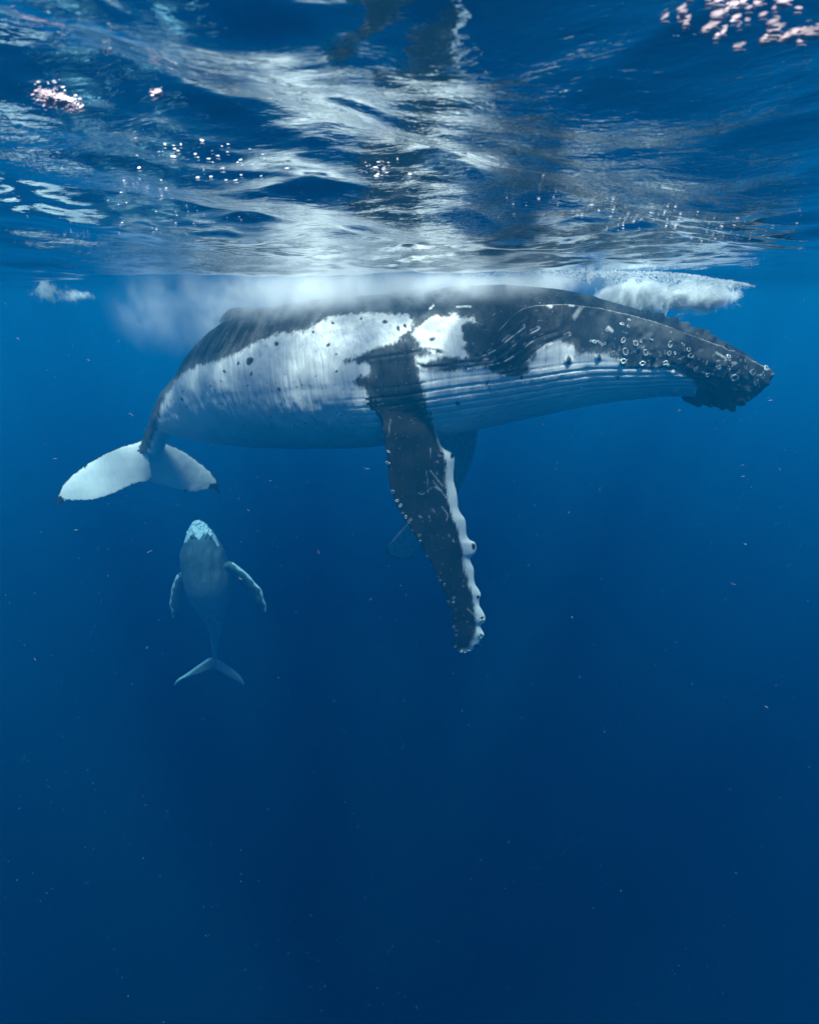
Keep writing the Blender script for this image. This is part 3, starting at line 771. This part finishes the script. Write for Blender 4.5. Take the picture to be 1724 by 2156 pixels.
# ------------------------------------------------------------------ foam, bubbles, glint beads, mist, drifting plankton
def plain(name, colour, rough=.6, bumpy=0):
    m = bpy.data.materials.new(name); nt = NT(m)
    tc = nt.n('ShaderNodeNewGeometry')
    nz = nt.n('ShaderNodeTexNoise', {'Vector': tc.outputs['Position'], 'Scale': 14.0, 'Detail': 3.0})
    c = nt.mix(nz.outputs[0], tuple(x * .88 for x in colour) + (1,), tuple(min(1, x * 1.06) for x in colour) + (1,))
    b = nt.n('ShaderNodeBsdfPrincipled', {'Base Color': c, 'Roughness': rough})
    nt.n('ShaderNodeOutputMaterial', {'Surface': b.outputs[0]})
    return m
bmi = bmesh.new(); bmesh.ops.create_icosphere(bmi, subdivisions=1, radius=1)
ICO_V = np.array([v.co[:] for v in bmi.verts]); ICO_F = np.array([[v.index for v in f.verts] for f in bmi.faces]); bmi.free()
def beads(name, centres, radii, mat, squash=None):
    c = np.asarray(centres, float); r = np.asarray(radii, float)
    sc = np.ones((len(c), 3)) if squash is None else squash
    v = (c[:, None] + ICO_V[None] * (r[:, None] * sc)[:, None]).reshape(-1, 3)
    f = (ICO_F[None] + (np.arange(len(c)) * len(ICO_V))[:, None, None]).reshape(-1, 3)
    return fast_mesh(name, v, f, mat)
foam_m = plain('sea_foam', (.88, .90, .90), .7)
def foam_bank(name, u0, u1, vt, vb, Y0, Y1, n, rlo, rhi, seed):
    """bubbles packed under the surface, ragged below and thinning out at the ends"""
    r = np.random.default_rng(seed)
    m = n * 8
    u = r.uniform(u0, u1, m); k = (u - u0) / (u1 - u0)
    w = r.random(m) ** 1.2; yy = r.uniform(Y0, Y1, m)
    top = np.interp(k, np.linspace(0, 1, len(vt)), vt) + 10 * (fbm(np.stack([u / 20, yy * 2, 0 * u], -1), 3, seed + 3) - .5)
    bot = np.interp(k, np.linspace(0, 1, len(vb)), vb)
    v = top + (bot - top) * w
    p = P(u, v, yy)
    d = fbm(np.stack([u / 30, v / 16, yy * 1.6], -1), 5, seed)
    ends = sstep(k, 0, .22) * (1 - sstep(k, .72, 1.0)); faces = np.minimum(yy - Y0, Y1 - yy) / (Y1 - Y0) * 2
    body_ = (d - .5) * 2.6 + .62 * ends + .25 * faces - 1.0 * w ** 1.6
    prob = sstep(body_, -.05, .35)
    keep = np.where(r.random(m) < prob)[0][:n]
    return beads(name, p[keep], r.uniform(rlo, rhi, len(keep)) * (.35 + .65 * prob[keep]) * (1 - .45 * w[keep]), foam_m)
def foam(label, *a):
    return tag(foam_bank('foam', *a), kind='stuff')
foam('bank', 1235, 1590, [572, 572, 572, 576, 588, 600], [622, 662, 680, 680, 660, 612], 8.2, 9.6, 12000, .003, .008, 5)
foam('back', 930, 1250, [560, 556, 556, 560], [612, 624, 624, 612], 8.0, 9.2, 6000, .003, .008, 8)

def surface_point(u, v, below=.006):
    r = ray(u, v)
    t = np.full(np.shape(u), .4)
    for _ in range(60):
        q = CAM + r * t[..., None]
        t = t * .6 + .4 * np.clip((wave_height(q[..., 0], q[..., 1]) - below - CAM[2]) / np.maximum(r[..., 2], .02), .2, 30)
    return CAM + r * t[..., None]
r = np.random.default_rng(21)
pts, rad, sq = [], [], []
def glints(n, cu, cv, su, sv, lo, hi, rot=0):
    u = cu + r.normal(0, 1, n) * su; v = cv + r.normal(0, 1, n) * sv + (u - cu) * rot
    v = np.minimum(v, 560)
    q = surface_point(u, v)
    dist = np.linalg.norm(q - CAM, axis=1)
    pts.append(q); rad.append(r.uniform(lo, hi, n) * dist / FPX); sq.append(np.column_stack([r.uniform(1.0, 2.4, n), r.uniform(.6, 1.0, n), r.uniform(.15, .35, n)]))
glints(42, 430, 340, 80, 28, .8, 2.6, .1)  # white beads standing in for surface glints, mixed with bubbles
glints(14, 300, 400, 40, 20, .8, 2.2)
glints(9, 100, 185, 50, 6, .8, 2.0)
glints(16, 228, 92, 4, 12, .6, 2.4)
glints(90, 1330, 460, 150, 16, .7, 2.0, .1)
glints(26, 800, 360, 26, 12, .8, 2.8)
glints(60, 330, 480, 140, 22, .5, 1.3)
glints(26, 1510, 500, 60, 6, .6, 1.6)
bubble_m = plain('glint_bubble_white', (.86, .85, .86), .3)
tag(beads('bubbles', np.vstack(pts), np.concatenate(rad), bubble_m, np.vstack(sq)), kind='stuff')
# pink-white beads right above the lens: added sun glints, then a foam patch
pink_m = plain('pink_glint_foam', (.66, .53, .57), .4)
pts, rad, sq = [], [], []
glints(30, 1505, 40, 58, 28, 2.5, 6, -.05)
glints(20, 1678, 80, 42, 8, 3.5, 7, -.1)
glints(9, 1630, 20, 60, 20, 3, 6)
tag(beads('foam', np.vstack(pts), np.concatenate(rad), pink_m, np.vstack(sq)), kind='stuff')  # sun glints modelled as pale pink beads
pts, rad, sq = [], [], []
glints(420, 122, 216, 19, 6, .6, 2.2, .28)
glints(20, 95, 212, 16, 10, .8, 2)
glints(22, 330, 202, 7, 3.5, 1.0, 3, -.4)
tag(beads('foam', np.vstack(pts), np.concatenate(rad), pink_m, np.vstack(sq)), kind='stuff')

# marine snow through the whole volume the lens sees, and a few thread-like salps
n = 5200
u = r.uniform(-150, 1874, n); v = r.uniform(250, 2300, n); dist = r.uniform(.6, 1, n) * 9 * r.random(n) ** .5 + .5
q = CAM + ray(u, v) * dist[:, None]
ok = (q[:, 2] < -.25) & (q[:, 1] > .4)
q, dist = q[ok], dist[ok]
tag(beads('plankton', q, (.15 + .34 * r.random(len(q)) ** 3.5) * dist / FPX, plain('plankton_white', (.30, .40, .47)), np.column_stack([r.uniform(.6, 2.2, len(q)), r.uniform(.6, 1.5, len(q)), r.uniform(.6, 2.2, len(q))])), kind='stuff')
def threads(n, mat, seed):
    rr = random.Random(seed); V_, F_ = [], []
    for _ in range(n):
        d = rr.uniform(1.2, 6.5); c = CAM + ray(rr.uniform(20, 1700), rr.uniform(640, 1500)) * d
        if c[2] > -.3: continue
        L = rr.uniform(4, 12) * d / FPX; w = .30 * d / FPX; a = rr.uniform(0, 6.28); k = rr.uniform(-1.6, 1.6)
        path = []
        x = np.array(c); 
        for s_ in range(6):
            path.append(x.copy()); aa = a + k * s_ / 5; x = x + np.array([math.cos(aa), .3 * math.sin(aa * 2), math.sin(aa)]) * L / 5
        for i_, pnt in enumerate(path):
            for j in range(4):
                b_ = j * math.pi / 2; V_.append(pnt + w * np.array([math.cos(b_) * math.sin(a), math.sin(b_), -math.cos(b_) * math.cos(a)]) * (.5 if i_ in (0, 5) else 1))
        base = len(V_) - 24
        for i_ in range(5):
            for j in range(4): F_.append((base + i_ * 4 + j, base + i_ * 4 + (j + 1) % 4, base + i_ * 4 + 4 + (j + 1) % 4, base + i_ * 4 + 4 + j))
    return tag(fast_mesh('plankton', np.array(V_), np.array(F_), mat), kind='stuff')
threads(9, plain('plankton_pink', (.40, .32, .40)), 3)
threads(24, plain('plankton_thread', (.6, .62, .64)), 9)

# mist of fine bubbles washing off the whale's back
def mist(name, centre, size, dens, seed, step=.35, scale=2.2, lo=.43, hi=.62, soft=.0, ragged=None):
    bm = bmesh.new(); bmesh.ops.create_icosphere(bm, subdivisions=3, radius=1)
    me = bpy.data.meshes.new(name); bm.to_mesh(me); bm.free()
    o = bpy.data.objects.new(name, me); col.objects.link(o); o.location = centre; o.scale = size
    m = bpy.data.materials.new('bubble_mist'); nt = NT(m)
    tc = nt.n('ShaderNodeTexCoord')
    ln = nt.n('ShaderNodeVectorMath', {0: tc.outputs['Object']}, operation='LENGTH').outputs['Value']
    geo = nt.n('ShaderNodeNewGeometry')
    off = nt.n('ShaderNodeMapping', {'Vector': geo.outputs['Position'], 'Location': (seed, seed * .7, 0), 'Scale': (1, 1, .8)})
    nz = nt.n('ShaderNodeTexNoise', {'Vector': off.outputs[0], 'Scale': scale, 'Detail': 6.0, 'Roughness': .66, 'Distortion': .5})
    fall = nt.maprange(ln, soft, 1.0, 1.0, 0.0, True)
    d = nt.math('MULTIPLY', nt.math('MULTIPLY', fall, nt.maprange(nz.outputs[0], lo, hi, 0.04, 1.2)), dens)
    if ragged:                                               # torn edge: the noise eats into the bank from outside
        d = nt.math('MULTIPLY', nt.maprange(nt.math('ADD', nz.outputs[0], nt.math('MULTIPLY', fall, ragged[0])), ragged[1], ragged[2], 0.0, 1.0, True), dens)
    pv = nt.n('ShaderNodeVolumePrincipled', {'Color': (.985, .99, .99, 1), 'Density': d, 'Anisotropy': .0, 'Absorption Color': (1, 1, 1, 1)})
    nt.n('ShaderNodeOutputMaterial', {'Volume': pv.outputs[0]})
    m.cycles.volume_step_rate = step
    me.materials.append(m)
    return tag(o, kind='stuff')
mist('bubble_mist', P(800, 614, 7.65), (2.3, 1.2, .36), 4.0, 3)
mist('bubble_mist', P(960, 611, 7.6), (1.5, 1.05, .29), 3.9, 21)
mist('bubble_mist', P(620, 626, 8.0), (1.9, 1.3, .52), 2.5, 8)
mist('bubble_mist', P(400, 655, 9.2), (1.6, 1.0, .95), 1.3, 14)
mist('bubble_mist', P(1130, 598, 8.3), (1.3, .8, .24), 5.0, 12)
mist('foam', P(1335, 630, 8.9), (1.1, .6, .48), 24.0, 33, .2, 4.2, ragged=(.5, .66, .82))
mist('foam', P(1455, 624, 8.9), (1.15, .5, .36), 22.0, 41, .2, 4.2, ragged=(.5, .66, .82))
mist('foam', P(102, 612, 12.9), (.55, .35, .36), 12.0, 52, .2, 5.0, ragged=(.22, .62, .76))
mist('foam', P(150, 622, 12.9), (.75, .35, .22), 9.0, 57, .2, 6.0, ragged=(.22, .62, .76))
mist('bubble_mist', P(640, 648, 8.3), (.9, .8, .5), 1.0, 71)
